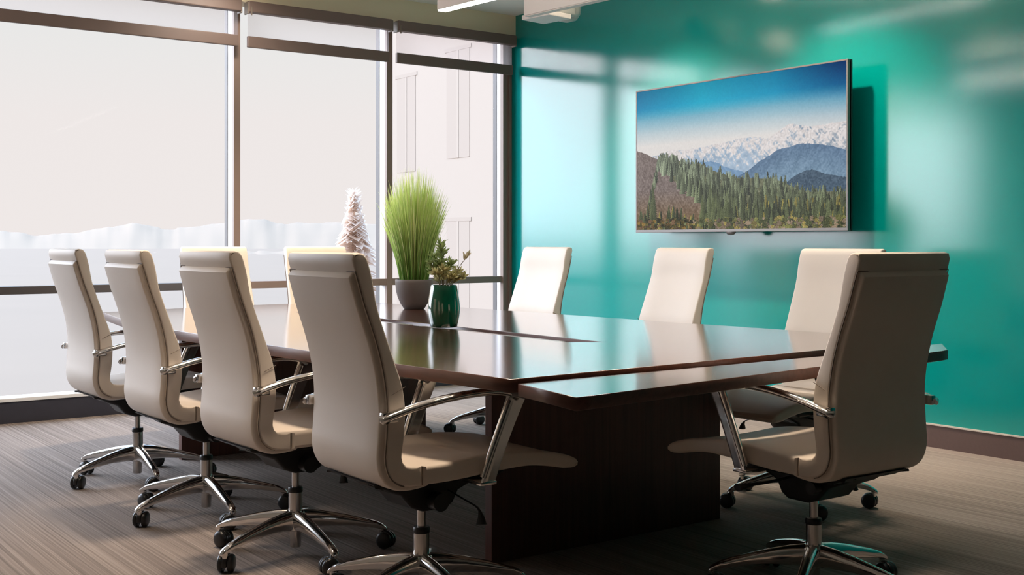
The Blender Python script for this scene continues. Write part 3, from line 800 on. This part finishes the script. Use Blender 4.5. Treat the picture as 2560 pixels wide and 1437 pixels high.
# ------------------------------------------------------------------ ceiling fixtures
TA = math.atan2(.075, .997)     # table axis
def pendant(x, y, z, ln, label, lit):
    t = thing('linear_pendant', label, 'pendant lamp', (x, y, z), TA, 'linear pendants above the table')
    bm = bmesh.new(); box(bm, -.030, .030, -ln, 0, .006, .23, .003); link('housing', bm, M['lamp_white'], t)
    bm = bmesh.new(); box(bm, -.026, .026, -ln + .006, -.004, 0.0, .006, .001); link('diffuser', bm, M['lit'] if lit else M['lamp_white'], t)
    bm = bmesh.new(); box(bm, -.024, .024, -1.5, -.01, .23, .234); link('added_uplight', bm, M['added_uplight'], t)  # unseen glowing top, added to brighten the ceiling and soffit
    for yy in (-.35, -ln + .35):
        bm = bmesh.new(); tube(bm, [(0, yy, .23), (0, yy, (.23 + ZC - z) / 2), (0, yy, ZC - z)], .002, 6, up=Vector((0, 1, 0)), sub=1); link('cable', bm, M['lamp_white'], t)
    return t
pendant(3.60, 5.58, 2.53, 3.2, 'slim white linear pendant with a lit strip hanging over the table', True)
pendant(4.62, 6.12, 2.70, 3.4, 'tall white linear pendant with an unlit edge hanging near the teal wall', False)

t = thing('ceiling_projector', 'grey white projector with a rounded end hung behind the unlit pendant', 'projector', (5.30, 6.70, 2.82), D(8))
bm = bmesh.new(); box(bm, -.16, .11, -.13, .13, .05, .20, .02, 3); link('casing', bm, M['projector'], t, 40)
bm = bmesh.new(); lathe(bm, [(.02, .03), (.075, .045), (.105, .09), (.11, .15), (.10, .205), (.06, .22)], 28, True, True, (.14, 0, 0)); link('lens_housing', bm, M['projector'], t, 50)
bm = bmesh.new(); box(bm, -.19, .04, -.14, .14, .02, .055, .006); link('base_tray', bm, M['lamp_white'], t)
bm = bmesh.new(); lathe(bm, [(.02, .19), (.02, ZC - 2.82)], 16, True, True); link('ceiling_pole', bm, M['lamp_white'], t, 40)

def downlight(x, y, label, watts, aim=None, ang=95, blend=.7, col=(1.0, .80, .60)):
    t = thing('recessed_downlight', label, 'downlight', (x, y, ZC), 0, 'recessed downlights in the ceiling')
    bm = bmesh.new(); lathe(bm, [(.080, -.004), (.100, -.008), (.104, -.002), (.104, 0)], 28, False, True); link('trim_ring', bm, M['lamp_white'], t, 40)
    bm = bmesh.new(); lathe(bm, [(.001, -.003), (.080, -.004)], 28, True, False); link('lens', bm, M['lit_soft'], t)
    l = bpy.data.lights.new('downlight_beam', 'SPOT'); l.energy = watts; l.spot_size = D(ang); l.spot_blend = blend; l.shadow_soft_size = .05 if 'wash' in label else .16; l.color = col
    lo = bpy.data.objects.new('downlight_beam', l); C.objects.link(lo); lo.location = (x, y, ZC - .02)
    d = Vector(aim or (x, y, 0)) - lo.location
    lo.rotation_euler = d.to_track_quat('-Z', 'Y').to_euler()
downlight(5.12, 4.75, 'recessed downlight washing the teal wall beside the television', 210, (6.1, 4.7, 1.2), 80)
downlight(5.12, 6.25, 'recessed downlight washing the teal wall near the window corner', 170, (6.1, 6.2, 1.2), 80)
downlight(2.02, 3.30, 'recessed downlight above the nearest chair of the row of four', 270, None, 46)
downlight(1.97, 4.75, 'recessed downlight above the middle of the row of four chairs', 270, None, 50)
downlight(5.35, 4.0, 'recessed downlight above the carpet by the teal wall', 260, (5.2, 3.9, 0), 58)
downlight(2.95, 2.66, 'recessed downlight above the chair at the near table end', 280, None, 36)
downlight(3.2, 6.0, 'added recessed fill downlight above the window end of the table', 480, (3.3, 7.4, .8), 75)  # unseen lamp added to brighten the fronts of the window-end chairs
downlight(0.15, 4.3, 'added recessed fill downlight above the open carpet left of the row of four', 130, (0.4, 4.4, 0), 85)  # unseen fill lamp, added to lift the backs of the left row
downlight(3.3, 7.72, 'recessed downlight beside the window blinds, above the middle mullion', 60, (3.3, 8.2, 1.9), 140, .7, (1.0, .90, .80))
downlight(1.36, 6.63, 'recessed downlight above the far left chair, a step in from the window', 48, (1.3, 8.2, 1.5), 130, .7, (1.0, .87, .74))

# ------------------------------------------------------------------ outside
ZG = -4.0
bm = bmesh.new(); box(bm, -900, 1600, YW + 2.5, 2600, ZG - 1, ZG); struct('ground_exterior', bm, M['asphalt'])
def hills(name, dist, pts, m, depth, seed, label):
    r = np.random.RandomState(seed)
    bm = bmesh.new(); N = 260
    px = np.linspace(-400, 1700, N)
    yy = np.interp(px, [p[0] for p in pts], [p[1] for p in pts])
    g1 = r.randn(80); g2 = r.randn(220)
    yy = yy + 2.0 * np.interp(np.linspace(0, 79, N), np.arange(80), g1) + 1.0 * np.interp(np.linspace(0, 219, N), np.arange(220), g2)
    rows = []
    for q, hs in ((0, 0), (.35, .45), (.7, .85), (1, 1), (1.3, .5)):
        row = []
        for i in range(N):
            u = (px[i] - 1280) / FPX; d = dist + depth * q
            top = HC + (YH - yy[i]) * (dist + depth) / FPX
            z = ZG - 1 + (top - ZG + 1) * hs * (1 + .06 * math.sin(i * .7 + q * 9) * (hs < 1))
            row.append(bm.verts.new((d * (math.sin(AZ) + u * math.cos(AZ)), d * (math.cos(AZ) - u * math.sin(AZ)), z)))
        rows.append(row)
    for a, b_ in zip(rows, rows[1:]):
        for i in range(N - 1): bm.faces.new((a[i], a[i + 1], b_[i + 1], b_[i]))
    o = struct(name, bm, m, None, 60); return o
hills('hills', 900, [(-400, 590), (0, 578), (110, 590), (250, 572), (330, 558), (430, 572), (520, 566), (620, 546), (720, 560), (850, 556), (1000, 560), (1700, 570)], M['rock_far'], 400, 3, '')
hills('hills_near', 420, [(-400, 640), (0, 642), (300, 636), (620, 628), (860, 630), (1700, 640)], M['rock'], 160, 4, '')

# building across the way, seen through the right bay
b = thing('building', 'pale tall building seen faintly through the window beside the teal wall', 'building', (0, 0, ZG))
bm = bmesh.new(); box(bm, 10.2, 26, 11.5, 17.9, 0, 16); link('facade', bm, M['render'], b)
bm = bmesh.new(); box(bm, 10.1, 26, 11.4, 18.0, 16, 16.5); link('parapet', bm, M['reveal'], b)
for y0, y1, z0, z1 in ((15.0, 15.65, 6.55, 8.25), (13.75, 14.3, 6.75, 8.2), (13.75, 14.3, 4.2, 5.75), (15.0, 15.65, 4.0, 5.55), (16.6, 17.2, 6.4, 8.0), (16.6, 17.2, 3.8, 5.4), (13.75, 14.3, 1.6, 3.1), (15.0, 15.65, 1.4, 3.0)):
    bm = bmesh.new(); box(bm, 10.195, 10.2, y0, y1, z0, z1)
    box(bm, 10.192, 10.2, y0 - .05, y1 + .05, z1, z1 + .06); w = link('window', bm, M['reveal'], b)
    bm = bmesh.new(); box(bm, 10.191, 10.196, (y0 + y1) / 2 - .025, (y0 + y1) / 2 + .025, z0, z1); link('glazing_bar', bm, M['render'], w)

def conifer(x, y, h, rad, seed, label):
    t = thing('conifer_tree', label, 'tree', (x, y, ZG), 0)
    r = random.Random(seed)
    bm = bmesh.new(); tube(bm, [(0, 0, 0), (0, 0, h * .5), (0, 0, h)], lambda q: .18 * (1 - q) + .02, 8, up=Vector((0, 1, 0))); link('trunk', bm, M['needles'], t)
    bm = bmesh.new()
    for k in range(520):
        q = r.random() ** .8; z = h * (.12 + .88 * q); R_ = rad * (1 - q) ** 1.0 * (.75 + .4 * r.random()) + .02
        a = r.random() * 2 * PI; ca, sa = math.cos(a), math.sin(a)
        w = .16 + .12 * r.random(); zz = z - R_ * .25
        p = [Vector((0, 0, z)), Vector((ca * R_ * .6 - sa * w, sa * R_ * .6 + ca * w, zz + .15)), Vector((ca * R_, sa * R_, zz - .05)), Vector((ca * R_ * .6 + sa * w, sa * R_ * .6 - ca * w, zz + .12))]
        bm.faces.new([bm.verts.new(v) for v in p])
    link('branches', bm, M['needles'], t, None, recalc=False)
def at(px, d):
    u = (px - 1280) / FPX
    return d * (math.sin(AZ) + u * math.cos(AZ)), d * (math.cos(AZ) - u * math.sin(AZ))
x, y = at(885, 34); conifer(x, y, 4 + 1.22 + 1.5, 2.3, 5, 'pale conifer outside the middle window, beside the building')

# ------------------------------------------------------------------ sky
w = bpy.data.worlds.new('sky'); SC.world = w; w.use_nodes = True
nt = w.node_tree; bg = nt.nodes['Background']
tc = nt.nodes.new('ShaderNodeTexCoord'); sx = nt.nodes.new('ShaderNodeSeparateXYZ')
nt.links.new(tc.outputs['Generated'], sx.inputs[0])
r = nt.nodes.new('ShaderNodeValToRGB')
el = r.color_ramp.elements
SKY = 4.0
el[0].position = 0.0; el[0].color = (.892 / SKY, .838 / SKY, .822 / SKY, 1)
el[1].position = 1.0; el[1].color = (.45, .66, .95, 1)
for p, c in ((.10, (.885, .835, .820)), (.17, (.84, .835, .825)), (.22, (.86, .86, .86)), (.36, (1.3, 1.9, 2.7)), (.60, (1.8, 2.8, 4.0))):
    e = el.new(p); e.color = tuple(k / SKY for k in c) + (1,)
nt.links.new(sx.outputs['Z'], r.inputs['Fac'])
# bright veiled sun off to the left of the view
SAZ, SEL, PEAK = math.radians(-42), math.radians(22), 8.0
dt = nt.nodes.new('ShaderNodeVectorMath'); dt.operation = 'DOT_PRODUCT'
dt.inputs[1].default_value = (math.sin(SAZ) * math.cos(SEL), math.cos(SAZ) * math.cos(SEL), math.sin(SEL))
nt.links.new(tc.outputs['Generated'], dt.inputs[0])
mr = nt.nodes.new('ShaderNodeMapRange'); mr.interpolation_type = 'SMOOTHSTEP'
mr.inputs['From Min'].default_value = .62; mr.inputs['From Max'].default_value = 1.0; mr.inputs['To Max'].default_value = PEAK
nt.links.new(dt.outputs['Value'], mr.inputs['Value'])
sc_ = nt.nodes.new('ShaderNodeVectorMath'); sc_.operation = 'SCALE'; sc_.inputs[0].default_value = (.91, .955, 1.06)
nt.links.new(mr.outputs['Result'], sc_.inputs['Scale'])
b1 = nt.nodes.new('ShaderNodeVectorMath'); b1.operation = 'SCALE'; b1.inputs['Scale'].default_value = SKY
nt.links.new(r.outputs['Color'], b1.inputs[0])
ad = nt.nodes.new('ShaderNodeVectorMath'); ad.operation = 'ADD'
nt.links.new(b1.outputs[0], ad.inputs[0]); nt.links.new(sc_.outputs[0], ad.inputs[1])
nt.links.new(ad.outputs[0], bg.inputs['Color']); bg.inputs['Strength'].default_value = 1.0

SC.view_settings.view_transform = 'Standard'; SC.view_settings.look = 'None'
SC.view_settings.exposure = 0.0; SC.view_settings.gamma = 1.0; SC.view_settings.use_curve_mapping = False
SC.cycles.use_denoising = True
SC.cycles.max_bounces = 10; SC.cycles.diffuse_bounces = 5; SC.cycles.glossy_bounces = 5; SC.cycles.transparent_max_bounces = 16
SC.cycles.sample_clamp_indirect = 6.0
